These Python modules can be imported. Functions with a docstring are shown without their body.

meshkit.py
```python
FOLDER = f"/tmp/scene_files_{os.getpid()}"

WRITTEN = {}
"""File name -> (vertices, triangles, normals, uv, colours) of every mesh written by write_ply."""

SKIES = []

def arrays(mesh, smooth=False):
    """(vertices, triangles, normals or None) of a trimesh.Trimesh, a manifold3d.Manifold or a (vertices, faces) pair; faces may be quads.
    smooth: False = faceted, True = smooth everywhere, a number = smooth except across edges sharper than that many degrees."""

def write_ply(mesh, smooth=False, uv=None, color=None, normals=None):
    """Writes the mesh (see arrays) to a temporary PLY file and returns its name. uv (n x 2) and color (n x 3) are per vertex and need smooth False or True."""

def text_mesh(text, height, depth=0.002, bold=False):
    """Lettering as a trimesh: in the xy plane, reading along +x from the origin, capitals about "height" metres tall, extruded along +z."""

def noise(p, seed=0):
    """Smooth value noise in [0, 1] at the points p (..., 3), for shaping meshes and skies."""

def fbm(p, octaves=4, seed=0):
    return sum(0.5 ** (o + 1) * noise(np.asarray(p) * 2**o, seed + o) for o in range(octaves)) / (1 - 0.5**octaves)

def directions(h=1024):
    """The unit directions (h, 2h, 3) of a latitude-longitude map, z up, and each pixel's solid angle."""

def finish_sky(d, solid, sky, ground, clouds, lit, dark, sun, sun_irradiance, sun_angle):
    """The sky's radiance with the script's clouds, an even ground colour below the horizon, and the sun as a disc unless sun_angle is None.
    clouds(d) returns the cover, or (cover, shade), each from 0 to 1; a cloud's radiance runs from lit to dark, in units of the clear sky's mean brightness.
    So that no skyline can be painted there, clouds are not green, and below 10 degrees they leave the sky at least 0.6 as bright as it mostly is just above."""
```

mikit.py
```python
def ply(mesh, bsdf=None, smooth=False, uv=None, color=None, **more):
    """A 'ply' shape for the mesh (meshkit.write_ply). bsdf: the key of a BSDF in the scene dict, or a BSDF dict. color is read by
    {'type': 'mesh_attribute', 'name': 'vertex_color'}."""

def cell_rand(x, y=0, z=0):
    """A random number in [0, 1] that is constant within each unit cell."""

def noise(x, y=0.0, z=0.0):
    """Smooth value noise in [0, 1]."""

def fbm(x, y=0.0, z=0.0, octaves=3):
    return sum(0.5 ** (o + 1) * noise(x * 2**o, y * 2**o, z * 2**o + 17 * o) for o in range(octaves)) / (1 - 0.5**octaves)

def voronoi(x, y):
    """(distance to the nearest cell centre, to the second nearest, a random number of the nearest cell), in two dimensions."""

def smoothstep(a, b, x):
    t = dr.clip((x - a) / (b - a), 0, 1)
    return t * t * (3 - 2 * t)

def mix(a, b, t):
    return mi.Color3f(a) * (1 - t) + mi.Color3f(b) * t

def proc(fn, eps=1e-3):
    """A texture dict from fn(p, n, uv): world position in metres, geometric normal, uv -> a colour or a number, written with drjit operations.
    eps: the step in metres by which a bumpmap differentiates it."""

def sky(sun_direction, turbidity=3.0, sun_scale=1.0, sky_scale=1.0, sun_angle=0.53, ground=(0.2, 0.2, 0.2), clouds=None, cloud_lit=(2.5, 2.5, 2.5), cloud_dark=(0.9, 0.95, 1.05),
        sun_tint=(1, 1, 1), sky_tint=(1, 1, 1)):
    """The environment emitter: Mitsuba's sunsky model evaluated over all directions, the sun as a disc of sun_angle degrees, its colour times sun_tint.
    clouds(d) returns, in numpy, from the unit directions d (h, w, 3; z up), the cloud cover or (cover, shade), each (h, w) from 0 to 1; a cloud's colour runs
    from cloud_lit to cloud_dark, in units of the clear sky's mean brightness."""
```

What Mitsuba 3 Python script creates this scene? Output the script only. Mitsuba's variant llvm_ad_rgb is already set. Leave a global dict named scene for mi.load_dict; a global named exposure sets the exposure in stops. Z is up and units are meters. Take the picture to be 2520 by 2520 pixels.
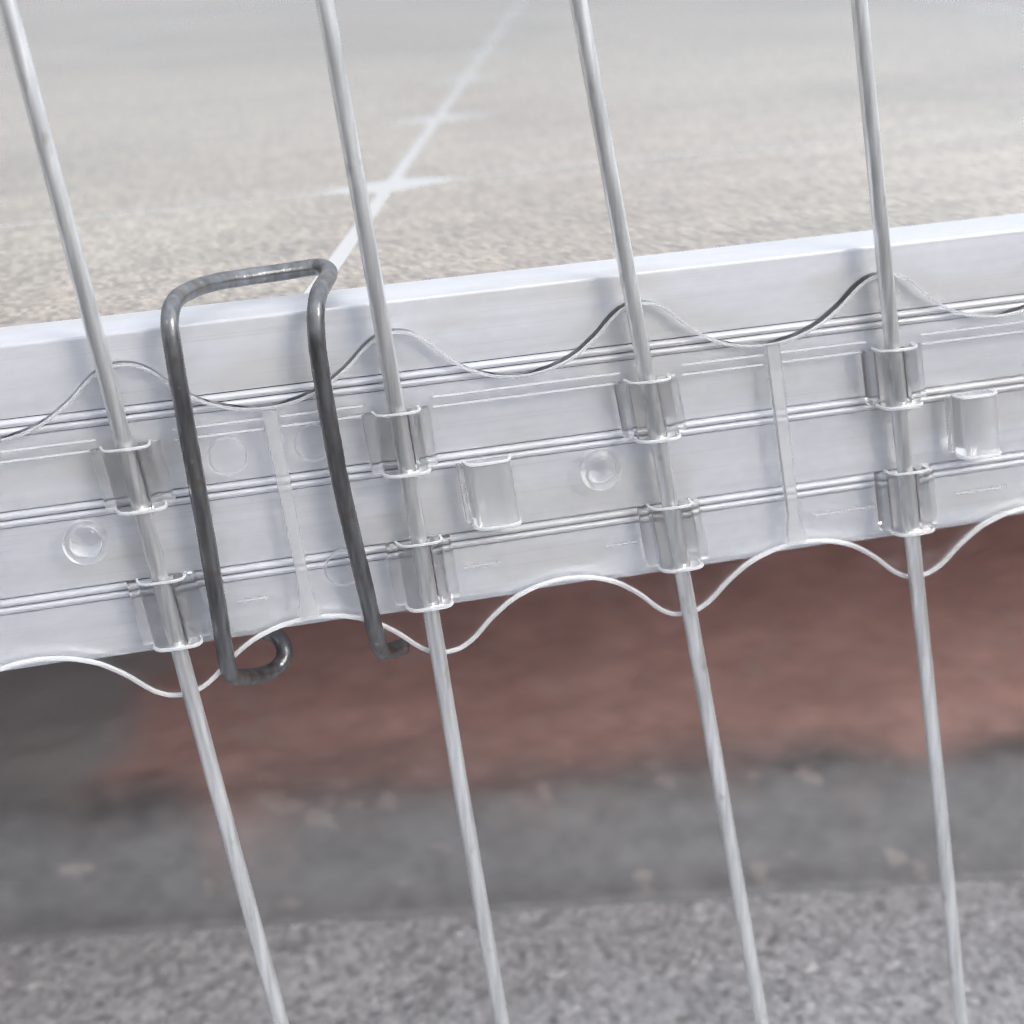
import math
import numpy as np, trimesh, manifold3d as m3, drjit as dr, mitsuba as mi, mikit, meshkit
from mikit import noise, fbm, smoothstep, mix
from shapely.geometry import Polygon, box as sbox
from shapely import affinity

# ------------------------------------------------------------------ camera, sky, exposure
T = mi.ScalarTransform4f
scene, labels = {}, {}
CAM = np.array([-0.044504, -0.176991, 0.036168])
FWD = np.array([0.22318, 0.921149, -0.318866])
UP = np.array([0.138855, 0.293738, 0.945747])
scene['camera'] = {'type': 'thinlens', 'to_world': T().look_at(origin=CAM.tolist(), target=(CAM + FWD).tolist(), up=UP.tolist()),
                   'fov': 32.83, 'fov_axis': 'x', 'aperture_radius': 0.00105, 'focus_distance': 0.1835,
                   'near_clip': 0.01, 'far_clip': 50.0}
def overcast(d):
    # full cover, thinner and brighter towards the right (+x) and overhead
    bright = 0.34 + 0.38 * d[..., 0] - 0.34 * d[..., 1] + 0.62 * d[..., 2] + 0.25 * (meshkit.fbm(d * 3.0 + 5, 3, 2) - 0.5)
    return np.ones(d.shape[:2]), np.clip(1.0 - bright, 0, 1)

scene['daylight'] = mikit.sky([0.55, -0.75, 0.48], turbidity=4, sun_scale=0.30, sun_angle=24, sun_tint=(0.80, 0.93, 1.22), clouds=overcast,
                              cloud_lit=(3.25, 3.42, 3.7), cloud_dark=(1.05, 1.06, 1.09), ground=(0.32, 0.30, 0.28))
exposure = 2.12

# ------------------------------------------------------------------ helpers (everything below is in millimetres until add())
def add(key, mesh, mat, smooth=30, kind=None, **lab):
    if hasattr(mesh, 'to_mesh'):
        mm = mesh.to_mesh()
        mesh = (np.array(mm.vert_properties[:, :3], float), np.array(mm.tri_verts))
    if isinstance(mesh, (tuple, list)):
        mesh = trimesh.Trimesh(np.asarray(mesh[0], float), np.asarray(mesh[1]), process=False)
    assert len(mesh.faces), key
    mesh = mesh.copy()
    if mesh.volume < 0:
        mesh.invert()
    mesh.apply_scale(0.001)
    k, n = key, 0
    while k in scene:
        n += 1
        k = f'{key}_{n:03d}'
    scene[k] = mikit.ply(mesh, mat, smooth=smooth)
    if kind:
        lab['kind'] = kind
    if lab:
        labels[k] = lab
    return k

def catmull(P, per=10):
    P = np.asarray(P, float)
    Q = np.vstack([2 * P[0] - P[1], P, 2 * P[-1] - P[-2]])
    out = []
    for i in range(len(P) - 1):
        a, b, c, d = Q[i:i + 4]
        for t in np.linspace(0, 1, per, endpoint=False):
            out.append(0.5 * (2 * b + (c - a) * t + (2 * a - 5 * b + 4 * c - d) * t * t + (3 * b - a - 3 * c + d) * t ** 3))
    return np.vstack(out + [P[-1]])

def tube(P, r, n=24, wob=0.0, seed=0, taper=0.25):
    """A round wire along the points P, with slightly eased ends and, if wob, dents."""
    P = np.asarray(P, float)
    tan = np.gradient(P, axis=0)
    tan /= np.linalg.norm(tan, axis=1, keepdims=True)
    u = np.cross(tan[0], [0.3, 0.9, 0.2]); u /= np.linalg.norm(u)
    U = []
    for t in tan:
        u = u - t * (u @ t); u /= np.linalg.norm(u); U.append(u)
    U = np.array(U); W = np.cross(tan, U)
    a = np.arange(n) * 2 * np.pi / n
    rr = np.full(len(P), r, float)
    C = np.cos(a)[None, :, None]; S = np.sin(a)[None, :, None]
    D = C * U[:, None] + S * W[:, None]
    V = P[:, None] + rr[:, None, None] * D
    if wob:
        V = V + D * (wob * (meshkit.fbm(V * 0.9, 3, seed) - 0.5))[..., None]
    # eased end caps
    e0 = P[0] - tan[0] * r * taper; e1 = P[-1] + tan[-1] * r * taper
    r0 = e0 + 0.6 * (V[0] - P[0]); r1 = e1 + 0.6 * (V[-1] - P[-1])
    V = np.vstack([r0[None], V, r1[None]])
    m = len(V)
    V = V.reshape(-1, 3)
    i = np.arange(m - 1)[:, None] * n + np.arange(n)[None]
    j = np.arange(m - 1)[:, None] * n + (np.arange(n)[None] + 1) % n
    F = np.concatenate([np.stack([i, j, j + n], -1).reshape(-1, 3), np.stack([i, j + n, i + n], -1).reshape(-1, 3)])
    V = np.vstack([V, e0, e1]); k = np.arange(n); kk = (k + 1) % n
    F = np.vstack([F, np.stack([kk, k, k * 0 + m * n], 1), np.stack([k + (m - 1) * n, kk + (m - 1) * n, k * 0 + m * n + 1], 1)])
    me = trimesh.Trimesh(V, F, process=False)
    if me.volume < 0:
        me.invert()
    return me

def extrude_x(poly_yz, x0, x1):
    """A (y, z) outline swept along x."""
    cs = m3.CrossSection([np.asarray(poly_yz, float)], m3.FillRule.NonZero)
    m = cs.extrude(x1 - x0)
    tr = np.array([[0, 0, 1, x0], [1, 0, 0, 0], [0, 1, 0, 0]], float)
    return m.transform(tr)

def extrude_y(poly_xz, y0, y1):
    """An (x, z) outline (shapely or points) swept from y0 to y1."""
    rings = [np.array(poly_xz.exterior.coords)[:-1]] if hasattr(poly_xz, 'exterior') else [np.asarray(poly_xz, float)]
    m = m3.CrossSection(rings, m3.FillRule.NonZero).extrude(y1 - y0)
    # local (a, b, h) -> (x=a, y=y1-h, z=b)
    return m.transform(np.array([[1, 0, 0, 0], [0, 0, -1, y1], [0, 1, 0, 0]], float))

def extrude_lean(poly_xy, z0, z1, lean):
    """An (x, y) outline swept from z0 up to z1, leaning by lean mm in x per mm of z."""
    h = z1 - z0
    m = m3.CrossSection([np.asarray(poly_xy, float)], m3.FillRule.NonZero).extrude(h)
    return m.transform(np.array([[1, 0, lean, 0], [0, 1, 0, 0], [0, 0, 1, z0]], float))

# ------------------------------------------------------------------ materials
def mm(p):
    return p * 1000.0

def alu_col(p, n, uv):
    q = mm(p)
    g = fbm(q.x * 0.02, q.z * 0.9, q.y * 0.3, 3)
    s = fbm(q.x * 0.9, q.z * 1.4, q.y, 3)
    c = mi.Color3f(0.715, 0.73, 0.775) * (0.90 + 0.13 * g + 0.07 * s)
    film = smoothstep(0.50, 0.78, fbm(q.x * 0.07 + 3, q.z * 0.16, q.y * 0.1, 3))          # dull dusty film
    c = mix(c, [0.62, 0.61, 0.59], film * 0.5)
    line = smoothstep(0.72, 0.84, noise(q.x * 0.05, q.z * 7.0, q.y * 7.0))               # fine rolling marks
    return c * (1.0 - 0.045 * line)

def alu_bump(p, n, uv):
    q = mm(p)
    return 0.000012 * fbm(q.x * 0.06, q.z * 9.0, q.y * 9.0, 3) + 0.00001 * fbm(q.x * 3, q.z * 3, q.y * 3, 2)

scene['anodised_aluminium'] = {'type': 'bumpmap', 'arbitrary': {'type': 'proc', **{k: v for k, v in mikit.proc(alu_bump, eps=6e-5).items() if k != 'type'}}, 'scale': 1.0,
                               'bsdf': {'type': 'principled', 'base_color': mikit.proc(alu_col), 'metallic': 0.3, 'roughness': 0.45, 'specular': 0.5}}

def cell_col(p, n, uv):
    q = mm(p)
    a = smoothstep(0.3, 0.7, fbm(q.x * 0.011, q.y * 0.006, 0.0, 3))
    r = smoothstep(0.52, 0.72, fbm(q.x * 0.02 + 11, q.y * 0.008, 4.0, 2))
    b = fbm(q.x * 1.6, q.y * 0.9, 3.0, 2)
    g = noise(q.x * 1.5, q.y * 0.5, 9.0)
    k = fbm(q.x * 0.02, q.y * 0.16, 6.0, 3)                                               # streaky reflections painted into the cell colour
    c = mix([0.25, 0.226, 0.175], [0.50, 0.445, 0.36], a)  # broad olive to cream patches: glass reflections painted into the cells
    c = mix(c, [0.46, 0.37, 0.31], r * 0.5) * (0.8 + 0.4 * k)  # warm patches: reflected glow put into the colour
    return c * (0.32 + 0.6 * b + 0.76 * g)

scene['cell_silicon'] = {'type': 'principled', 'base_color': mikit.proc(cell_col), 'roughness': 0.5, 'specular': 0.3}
scene['white_backsheet'] = {'type': 'twosided', 'bsdf': {'type': 'diffuse', 'reflectance': {'type': 'rgb', 'value': [0.88, 0.88, 0.88]}}}

scene['coated_glass'] = {'type': 'thindielectric', 'int_ior': 1.16}   # anti-reflection coated pane

def clear_plastic(cloudy):
    return {'type': 'blendbsdf', 'weight': cloudy, 'a': {'type': 'dielectric', 'int_ior': 1.5, 'ext_ior': 1.0},
            'b': {'type': 'twosided', 'bsdf': {'type': 'diffuse', 'reflectance': {'type': 'rgb', 'value': [0.93, 0.94, 0.96]}}}}

scene['clear_polycarbonate'] = {'type': 'dielectric', 'int_ior': 1.5, 'ext_ior': 1.0}
scene['moulded_polycarbonate'] = {'type': 'dielectric', 'int_ior': 1.45, 'ext_ior': 1.0}
scene['rib_polycarbonate'] = clear_plastic(0.17)
scene['edge_glint_plastic'] = clear_plastic(0.4)  # whitened plastic: light caught by clear edges is put into its colour

def steel_col(p, n, uv):
    q = mm(p)
    s = fbm(q.x * 2.5, q.y * 2.5, q.z * 0.12, 3)                                          # drawn along the wire
    t = smoothstep(0.66, 0.80, fbm(q.x * 0.9, q.y * 0.9, q.z * 0.35, 3))
    return mix(mi.Color3f(0.80, 0.81, 0.82) * (0.60 + 0.68 * s), [0.45, 0.43, 0.41], t * 0.5)

def steel_bump(p, n, uv):
    q = mm(p)
    return 0.00006 * fbm(q.x * 3.0, q.y * 3.0, q.z * 0.12, 3)

scene['stainless_wire'] = {'type': 'bumpmap', 'arbitrary': mikit.proc(steel_bump, eps=6e-5), 'scale': 1.0,
                           'bsdf': {'type': 'principled', 'base_color': mikit.proc(steel_col), 'metallic': 0.68, 'roughness': 0.28, 'specular': 0.5}}

def hook_col(p, n, uv):
    q = mm(p)
    s = fbm(q.x * 1.5, q.y * 1.5, q.z * 0.25, 3)
    r = smoothstep(0.62, 0.72, fbm(q.x * 1.1 + 9, q.y * 1.1, q.z * 0.7, 3))
    w = smoothstep(0.80, 0.86, fbm(q.x * 1.4 + 31, q.y * 1.4, q.z * 0.9, 2))
    c = mix([0.09, 0.09, 0.092], [0.36, 0.365, 0.385], s)
    c = mix(c, [0.22, 0.18, 0.14], r * 0.5)
    return mix(c, [0.42, 0.42, 0.42], w * 0.5)

def hook_bump(p, n, uv):
    q = mm(p)
    return 0.00005 * fbm(q.x * 3.2, q.y * 3.2, q.z * 0.6, 3)

scene['weathered_steel'] = {'type': 'bumpmap', 'arbitrary': mikit.proc(hook_bump, eps=6e-5), 'scale': 1.0,
                            'bsdf': {'type': 'principled', 'base_color': mikit.proc(hook_col), 'metallic': 0.8, 'roughness': 0.28, 'specular': 0.5}}

def grey_tile_col(p, n, uv):
    q = mm(p)
    a = fbm(q.x * 0.03, q.y * 0.03, q.z * 0.03, 3)
    b = fbm(q.x * 0.8, q.y * 0.55, q.z * 0.5, 3)
    w = smoothstep(0.71, 0.80, fbm(q.x * 0.33 + 4, q.y * 0.25, q.z * 0.3, 3))
    c = mix([0.42, 0.42, 0.435], [0.50, 0.50, 0.52], a)
    c = c * (0.25 + 1.5 * b)
    return mix(c, [0.8, 0.8, 0.8], w * 0.85)

def grain_bump(p, n, uv):
    q = mm(p)
    return 0.0007 * fbm(q.x * 0.6, q.y * 0.5, q.z * 0.6, 3)

scene['weathered_grey_tile'] = {'type': 'bumpmap', 'arbitrary': mikit.proc(grain_bump, eps=2e-4), 'scale': 1.0,
                                'bsdf': {'type': 'principled', 'base_color': mikit.proc(grey_tile_col), 'roughness': 0.85, 'specular': 0.3}}

def red_tile_col(p, n, uv):
    q = mm(p)
    a = fbm(q.x * 0.05, q.y * 0.05, q.z * 0.05, 3)
    b = fbm(q.x * 0.3, q.y * 0.3, q.z * 0.3, 3)
    c = mix([0.57, 0.36, 0.325], [0.74, 0.48, 0.435], a) * (0.84 + 0.32 * b)
    side = smoothstep(-86.0, -66.0, 0.97 * q.x - 0.242 * q.y + 14.0 * (fbm(q.x * 0.08, q.y * 0.05, 8.0, 3) - 0.5))
    c = mix(mi.Color3f(0.47, 0.46, 0.46), c, side)  # fades to grey towards the left end
    # turns dark grey along the nose of the tile, ragged boundary
    edge = smoothstep(74.0, 103.0, q.y + 0.25 * q.x + 22.0 * (fbm(q.x * 0.06, q.y * 0.06, 2.0, 3) - 0.5))
    c = mix(mi.Color3f(0.235, 0.235, 0.245) * (0.75 + 0.5 * b), c, edge)
    w = smoothstep(0.69, 0.80, fbm(q.x * 0.16 + 7, q.y * 0.16, q.z * 0.16, 3))
    return mix(c, [0.65, 0.57, 0.54], w * 0.28)

scene['red_clay_tile'] = {'type': 'principled', 'base_color': mikit.proc(red_tile_col), 'roughness': 0.8, 'specular': 0.3}

scene['roof_felt'] = {'type': 'diffuse', 'reflectance': {'type': 'rgb', 'value': [0.06, 0.055, 0.055]}}

# ------------------------------------------------------------------ roof: a near grey course, a red tile with a grey left end on the next course
def tile_mesh(x0, x1, prof, ax, ay, amp, seed, ang):
    """A roof tile: the closed (y, z) outline prof swept along x, roughened, then turned by ang degrees about z at the origin."""
    prof = np.asarray(prof, float)
    P = []
    for a, b in zip(prof, np.roll(prof, -1, 0)):
        k = max(1, int(np.linalg.norm(b - a) / ay))
        P += [a + (b - a) * t for t in np.arange(k) / k]
    P = np.array(P); xs = np.linspace(x0, x1, max(2, int((x1 - x0) / ax)))
    V = np.array([[[x, y, z] for y, z in P] for x in xs])
    d = meshkit.fbm(V * 0.08, 4, seed) - 0.5
    ctr = P.mean(0)
    V[..., 2] += amp * d * np.where(V[..., 2] > prof[:, 1].min() + 1, 1, 0)
    V[..., 1] += amp * (meshkit.fbm(V * 0.1 + 50, 3, seed) - 0.5)
    m, n = V.shape[:2]
    V = V.reshape(-1, 3)
    i = np.arange(m - 1)[:, None] * n + np.arange(n)[None]; j = np.arange(m - 1)[:, None] * n + (np.arange(n)[None] + 1) % n
    F = np.concatenate([np.stack([i, i + n, j + n], -1).reshape(-1, 3), np.stack([i, j + n, j], -1).reshape(-1, 3)])
    V = np.vstack([V, V[:n].mean(0), V[-n:].mean(0)]); k = np.arange(n); kk = (k + 1) % n
    F = np.vstack([F, np.stack([k, kk, k * 0 + m * n], 1), np.stack([kk + (m - 1) * n, k + (m - 1) * n, k * 0 + m * n + 1], 1)])
    me = trimesh.Trimesh(V, F, process=False)
    if me.volume < 0:
        me.invert()
    me.apply_transform(trimesh.transformations.rotation_matrix(math.radians(ang), [0, 0, 1]))
    return me

def nose(y0, y1, zb, zt, r):
    pts = [(y1, zb - 2), (y1, zt)]
    for t in np.linspace(0, 90, 9):
        a = math.radians(90 + t)
        pts.append((y0 + r + r * math.cos(a), zt - r + r * math.sin(a)))
    pts += [(y0 - 0.3, zb + 5.5), (y0 - 1.4, zb + 2.6), (y0 - 4.0, zb + 0.9), (y0 - 7.5, zb - 0.2), (y0 - 7.5, zb - 2)]
    return pts

ROT = -14.0
felt = trimesh.creation.box((4000, 4400, 6)); felt.apply_translation((100, 900, -139))
add('roof', felt, 'roof_felt', False, kind='structure', label='dark roof base under the tiles below the panel')
add('roof__tile', tile_mesh(-170, 190, [(-150, -131), (190, -131), (190, -115), (-150, -115)], 1.6, 1.6, 1.6, 3, ROT), 'weathered_grey_tile', True,
    label='speckled grey weathered tile nearest the camera along the bottom')
add('roof__tile', tile_mesh(-330, 330, nose(71.5, 420, -114.2, -99.5, 8.0), 3, 1.6, 2.4, 11, ROT), 'red_clay_tile', True,
    label='red clay tile with a dark grey front edge and grey left end below the frame')

# ------------------------------------------------------------------ solar panel: frame rail, glass, cells, back sheet
PX0, PX1, PY1 = -450.0, 650.0, 1790.0
def bead(z, r=0.33):
    return [(-r * 0.95 * math.cos(a), z - r * math.sin(a)) for a in np.linspace(-1.35, 1.35, 9)]

prof = [(9.0, -0.25), (8.75, 0.0), (0.5, 0.0), (0.13, -0.12), (0.0, -0.45)]
for zc in (-8.55, -18.05, -27.35):
    prof += [(0.0, zc + 0.98), (0.28, zc + 0.86)] + bead(zc + 0.41, 0.36) + [(0.2, zc)] + bead(zc - 0.41, 0.36) + [(0.12, zc - 0.86), (0.0, zc - 0.95)]
prof += [(0.0, -33.2), (0.10, -34.1), (0.5, -34.75), (1.2, -35.0), (28.0, -35.0), (28.0, -33.4), (1.7, -33.4), (1.7, -5.6), (8.0, -5.6), (9.0, -5.6)]
add('solar_panel__front_rail', extrude_x(prof[::-1], PX0, PX1), 'anodised_aluminium', 25)
side = trimesh.creation.box((3, PY1 - 9.5, 35)); side.apply_translation((PX0 + 1.5, 9.2 + (PY1 - 9.5) / 2, -17.5))
side.apply_translation((0, 0, 0))
def side_rail(x0):
    b = trimesh.creation.box((9, PY1 - 29, 35)); b.apply_translation((x0, 28.5 + (PY1 - 29) / 2, -17.6))
    return b
add('solar_panel__side_rail', side_rail(PX0 - 4.6), 'anodised_aluminium', False)
add('solar_panel__side_rail', side_rail(PX1 + 4.6), 'anodised_aluminium', False)
gl = trimesh.Trimesh([[PX0, 8.9, -0.8], [PX1, 8.9, -0.8], [PX1, PY1, -0.8], [PX0, PY1, -0.8]], [[0, 1, 2], [0, 2, 3]], process=False)
add('solar_panel__glass', gl, 'coated_glass', False)
bs = trimesh.creation.box((PX1 - PX0 - 1, PY1 - 9.6, 0.5)); bs.apply_translation(((PX0 + PX1) / 2, 9.2 + (PY1 - 9.6) / 2, -1.86))
add('solar_panel__back_sheet', bs, 'white_backsheet', False)
labels['solar_panel'] = {'label': 'solar panel with silver ribbed metal edge and beige speckled glass', 'category': 'solar panel'}

G0 = np.array([-14.9, 29.6])                    # a point of the gap between two columns of cells
EU, EV = np.array([1.0, 0.035]), np.array([0.303, 1.0])
ROWY, COLW, HALF = 94.5, 184.0, 1.25
ROW0 = 67.0                             # first gap between rows, along EV from G0
bound = sbox(PX0 + 8, 14, PX1 - 8, PY1 - 10)
cells = []
for r in range(-1, 20):
    for c in range(-5, 5):
        u0, u1 = c * COLW + HALF, (c + 1) * COLW - HALF
        v0, v1 = ROW0 + (r - 1) * ROWY + 1.3, ROW0 + r * ROWY - 1.3
        k = 11.0; kv = 6.5
        pts = [(u0 + k, v0), (u1 - k, v0), (u1, v0 + kv), (u1, v1 - kv), (u1 - k, v1), (u0 + k, v1), (u0, v1 - kv), (u0, v0 + kv)]
        # the long edges of a chamfer bow in slightly
        w = Polygon([tuple(G0 + u * EU + v * EV) for u, v in pts]).intersection(bound)
        if w.is_empty or w.area < 200:
            continue
        cells.append((v0, abs(c), w))
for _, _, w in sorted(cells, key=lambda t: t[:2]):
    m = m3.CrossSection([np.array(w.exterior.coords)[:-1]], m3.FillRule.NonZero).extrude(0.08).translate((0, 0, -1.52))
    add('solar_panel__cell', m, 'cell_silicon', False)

# ------------------------------------------------------------------ the clear strip with its spikes
WX = [-41.57, -13.35, 13.39, 42.1]              # where the spikes cross the strip's top edge
LX = [-39.68, -10.47, 17.3, 46.58]              # and its bottom edge
WIRES = [((-47.27, 32.62), (-33.69, -81.89)), ((-17.62, 30.53), (-7.66, -88.14)), ((8.02, 28.73), (25.55, -96.12)), ((38.54, 26.58), (53.12, -102.74))]
def ext(a, i):                                  # repeats to both sides
    return a[0] + (a[1] - a[0]) * i if i < 0 else a[3] + (a[3] - a[2]) * (i - 3) if i > 3 else a[i]
from scipy.interpolate import PchipInterpolator
WAVE = PchipInterpolator([0, 0.045, 0.095, 0.195, 0.30, 0.42, 0.5], [0, 0.025, 0.13, 0.52, 0.815, 0.97, 1.0])
def wave(t):                                    # 0 at a spike, 1 midway: narrow lobes, broad arches
    return float(WAVE(min(t, 1 - t)))
top, bot = [], []
for i in range(-3, 7):
    a, b = ext(WX, i), ext(WX, i + 1)
    for t in np.linspace(0, 1, 40, endpoint=False):
        top.append((a + (b - a) * t, -2.85 - 6.35 * wave(t)))
    a, b = ext(LX, i), ext(LX, i + 1)
    for t in np.linspace(0, 1, 40, endpoint=False):
        bot.append((a + (b - a) * t, -39.65 + 6.5 * wave(t)))
YB, YF = -0.75, -1.9                            # back and front of the strip's base
outline = Polygon(top + bot[::-1]).simplify(0.01)
SX0, SX1 = min(p[0] for p in top), max(p[0] for p in top)
# moulded upper ledge and faint lower ledge belong to the base
plate = extrude_y(outline, YF, YB)
strip = 'bird_spike_strip'
labels[strip] = {'label': 'clear plastic bird spike strip with wavy edges and steel spikes along the panel edge', 'category': 'bird spike strip'}
add(strip + '__base', plate, 'clear_polycarbonate', 35, label='clear flat base with scalloped top and bottom edges')
def ledge(x0, x1, z0, z1, d, e=0.12):
    return extrude_x([(YF - 0.12, z0), (YF - 0.12 - d, z0 + e), (YF - 0.12 - d, z1 - e), (YF - 0.12, z1)], x0, x1)
gaps = sorted([(-44.9, -37.2), (-17.4, -9.9), (10.9, 18.1), (39.8, 46.7), (-27.95, -26.05), (27.5, 29.4), (-130, -70), (75, 130)])
x = -70.0
for g0, g1 in gaps:
    if g0 > x:
        for z in (-10.42, -11.5):
            add(strip + '__ledge', ledge(x, g0, z - 0.14, z + 0.14, 0.24, 0.1), 'edge_glint_plastic', False)
    x = max(x, g1)
for x0, x1 in ((-32.6, -29.5), (-7.9, -4.0), (8.5, 12.4), (33.5, 37.0), (37.6, 41.0), (51.2, 58.0)):
    add(strip + '__mould_mark', ledge(x0, x1, -30.15, -29.85, 0.16, 0.1), 'rib_polycarbonate', False)

rim = np.array([[a, YF - 0.36, b + 0.18] for a, b in bot])
add(strip + '__rim', tube(rim, 0.27, 12), 'edge_glint_plastic', True)  # pale tube added for the bright line of light along the lower edge
rim = np.array([[a, YF - 0.28, b - 0.12] for a, b in top])
add(strip + '__rim', tube(rim, 0.17, 12), 'rib_polycarbonate', True)  # thinner pale tube added for the light line along the upper edge

def saddle(xc, z0, z1, lean, hollow=True, w=2.45, dep=2.75, tab=True):
    """A moulded clip: a half round body over the spike with a flange on each side."""
    y0 = YF - 0.12
    pts = []
    for t in np.linspace(0, np.pi, 49):
        sx = math.copysign(abs(math.cos(t)) ** 0.5, math.cos(t))
        pts.append((w * sx, y0 - dep * math.sin(t) ** 0.42))
    f = 3.55
    if tab:
        pts = [(f, y0), (f, y0 - 0.8), (f - 0.35, y0 - 1.05), (w + 0.12, y0 - 0.95)] + pts[1:-1] + [(-w - 0.12, y0 - 0.95), (-f + 0.35, y0 - 1.05), (-f, y0 - 0.8), (-f, y0)]
    m = extrude_lean(pts, z0, z1, lean)
    if hollow:                                  # a thin shell round the spike, open at both ends
        t = np.linspace(0, np.pi, 49)
        cx = np.sign(np.cos(t)) * np.abs(np.cos(t)) ** 0.5 * (w - 0.62)
        cy = y0 - (dep - 0.6) * np.sin(t) ** 0.42
        core = np.vstack([np.stack([cx, cy], 1), [(-w + 0.62, y0 + 1), (w - 0.62, y0 + 1)]])
        m = m - extrude_lean(core, z0 - 5, z1 + 5, lean)
    return m

def clip_edges(key, xa, za, xb, zb, w, dep):
    """Whitish tubes added for the bright light on the lower and upper mouth of a clip."""
    t = np.linspace(0.03, np.pi - 0.03, 61)
    px = np.sign(np.cos(t)) * np.abs(np.cos(t)) ** 0.5 * w
    py = YF - 0.12 - dep * np.sin(t) ** 0.42
    for x, z, r in ((xa, za - 0.24, 0.21), (xb, zb + 0.2, 0.15)):
        add(key + '__edge', tube(np.stack([x + px, py, px * 0 + z], 1), r, 10), 'edge_glint_plastic', True)

def spike_x(i, z):
    (xa, za), (xb, zb) = WIRES[i]
    return xa + (xb - xa) * (z - za) / (zb - za)

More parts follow.
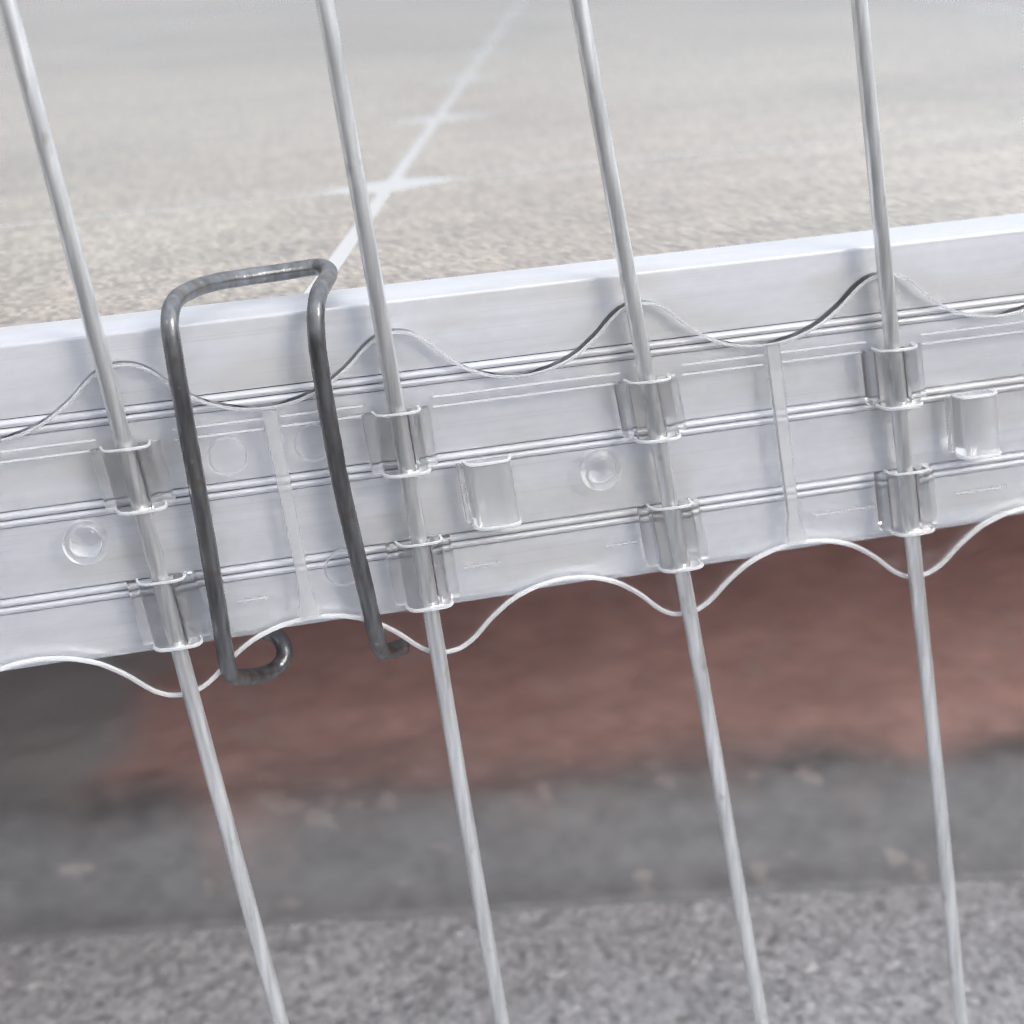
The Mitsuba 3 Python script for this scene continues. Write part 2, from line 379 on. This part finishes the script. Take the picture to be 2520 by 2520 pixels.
for i in range(4):
    (xa, za), (xb, zb) = WIRES[i]
    lean = (xb - xa) / (zb - za)
    zt, zl = 78.0, -110.5
    P = np.array([[spike_x(i, z), -3.05, z] for z in np.linspace(zl, zt, 120)])
    P[:, 0] += 0.10 * np.sin(P[:, 2] * 0.045 + i * 1.7)
    add(strip + '__spike', tube(P, 0.9, 28, 0.05, 40 + i), 'stainless_wire', True)
    for z0, z1 in ((-17.55, -11.25), (-32.9, -25.85)):
        m = saddle(0, 0, z1 - z0, lean)
        m = m.translate((spike_x(i, z0), 0, z0))
        k = add(strip + '__clip', m, 'moulded_polycarbonate', 30)
        clip_edges(k, spike_x(i, z0), z0, spike_x(i, z1), z1, 2.45, 2.75)
for x0 in (-4.1, 53.6):
    m = saddle(0, 0, 6.9, -0.1, hollow=False, w=2.5, dep=2.6, tab=False).translate((x0, 0, -24.8))
    m2 = extrude_lean([(-3.2, YF - 0.12), (-3.2, YF - 0.9), (-2.75, YF - 0.9), (-2.75, YF - 0.12)], 0, 6.6, -0.1).translate((x0, 0, -24.6))
    k = add(strip + '__empty_clip', m + m2, 'rib_polycarbonate', 30)
    clip_edges(k, x0, -24.8, x0 - 0.1 * 6.9, -17.9, 2.5, 2.6)

def ring(xc, zc, R, r, y, squash=1.0):
    a = np.linspace(0, 2 * np.pi, 48, endpoint=False)
    c = [(R + r * math.cos(t), squash * r * math.sin(t)) for t in np.linspace(0, 2 * np.pi, 17)[:-1]]
    m = m3.CrossSection([np.array(c)], m3.FillRule.NonZero).revolve(48)
    return m.transform(np.array([[1, 0, 0, xc], [0, 0, 1, y], [0, 1, 0, zc]], float))
def dome(xc, zc, R, h, y):
    c = [(0, 0), (R, 0)] + [(R * math.cos(t), h * math.sin(t)) for t in np.linspace(0.1, np.pi / 2, 10)]
    m = m3.CrossSection([np.array(c)], m3.FillRule.NonZero).revolve(48)
    return m.transform(np.array([[1, 0, 0, xc], [0, 0, -1, y], [0, 1, 0, zc]], float))
for xc, zc in ((-47.35, -21.0), (8.15, -20.9)):
    k = add(strip + '__stud', ring(xc, zc, 2.0, 0.36, YF - 0.5), 'moulded_polycarbonate', 40, label='raised round stud ring')
    add(k + '__dome', dome(xc, zc, 1.6, 0.5, YF - 0.14), 'moulded_polycarbonate', 40)
for xc, zc in ((-31.95, -13.85), (-22.9, -13.6), (-21.1, -27.9)):
    add(strip + '__mould_ring', ring(xc, zc, 2.0, 0.13, YF - 0.25, 0.8), 'clear_polycarbonate', 40)
for xa, za, xb, zb in ((-27.2, -9.6, -25.25, -32.7), (28.45, -9.2, 31.1, -32.7)):
    a, b, c = 0.75, 0.62, 1.15
    zk = zb + 3.2; xk = xa + (xb - xa) * (zk - za) / (zb - za)
    pts = [(xa - a, za), (xk - b, zk), (xb - c, zb), (xb + c, zb), (xk + b, zk), (xa + a, za)]
    add(strip + '__rib', extrude_y(np.array(pts), YF - 0.12 - 0.8, YF - 0.12), 'rib_polycarbonate', 20)

# ------------------------------------------------------------------ bent wire clip that hooks the strip to the frame
path = [(-29.1, 9.6, -38.6), (-28.2, 9.0, -38.9), (-27.5, 8.2, -39.9), (-27.7, 7.4, -41.2), (-28.9, 6.6, -42.0), (-30.6, 4.8, -41.7), (-32.6, 1.4, -40.2), (-34.2, -1.6, -38.5), (-34.7, -3.0, -36.0)]
leg1 = [(-34.9, -3.25, -30), (-35.3, -3.3, -20), (-35.9, -3.3, -8), (-36.15, -3.3, -2)]
bend = [(-36.1, -2.6, 1.0), (-35.2, -0.6, 2.55), (-33.2, 3.2, 2.75), (-30.4, 6.4, 2.7)]
bar = [(-26.5, 8.3, 2.55), (-22.5, 9.3, 2.5), (-19.9, 9.4, 2.6)]
corner = [(-18.6, 8.0, 2.65), (-18.6, 5.0, 2.6), (-19.6, 1.4, 2.4), (-20.9, -1.6, 1.6), (-21.6, -3.15, -0.8)]
leg2 = [(-21.6, -3.3, -6), (-20.7, -3.3, -18), (-19.2, -3.3, -30), (-18.45, -3.0, -35.6), (-18.0, -1.6, -37.9), (-17.2, 1.2, -39.7), (-15.7, 4.0, -40.9), (-14.2, 6.0, -41.5)]
add('wire_hook', tube(catmull(path + leg1 + bend + bar + corner + leg2, 9), 0.92, 26, 0.08, 7), 'weathered_steel', True,
    label='dark bent steel wire hook with two legs clamping the clear strip over the panel edge', category='wire hook')
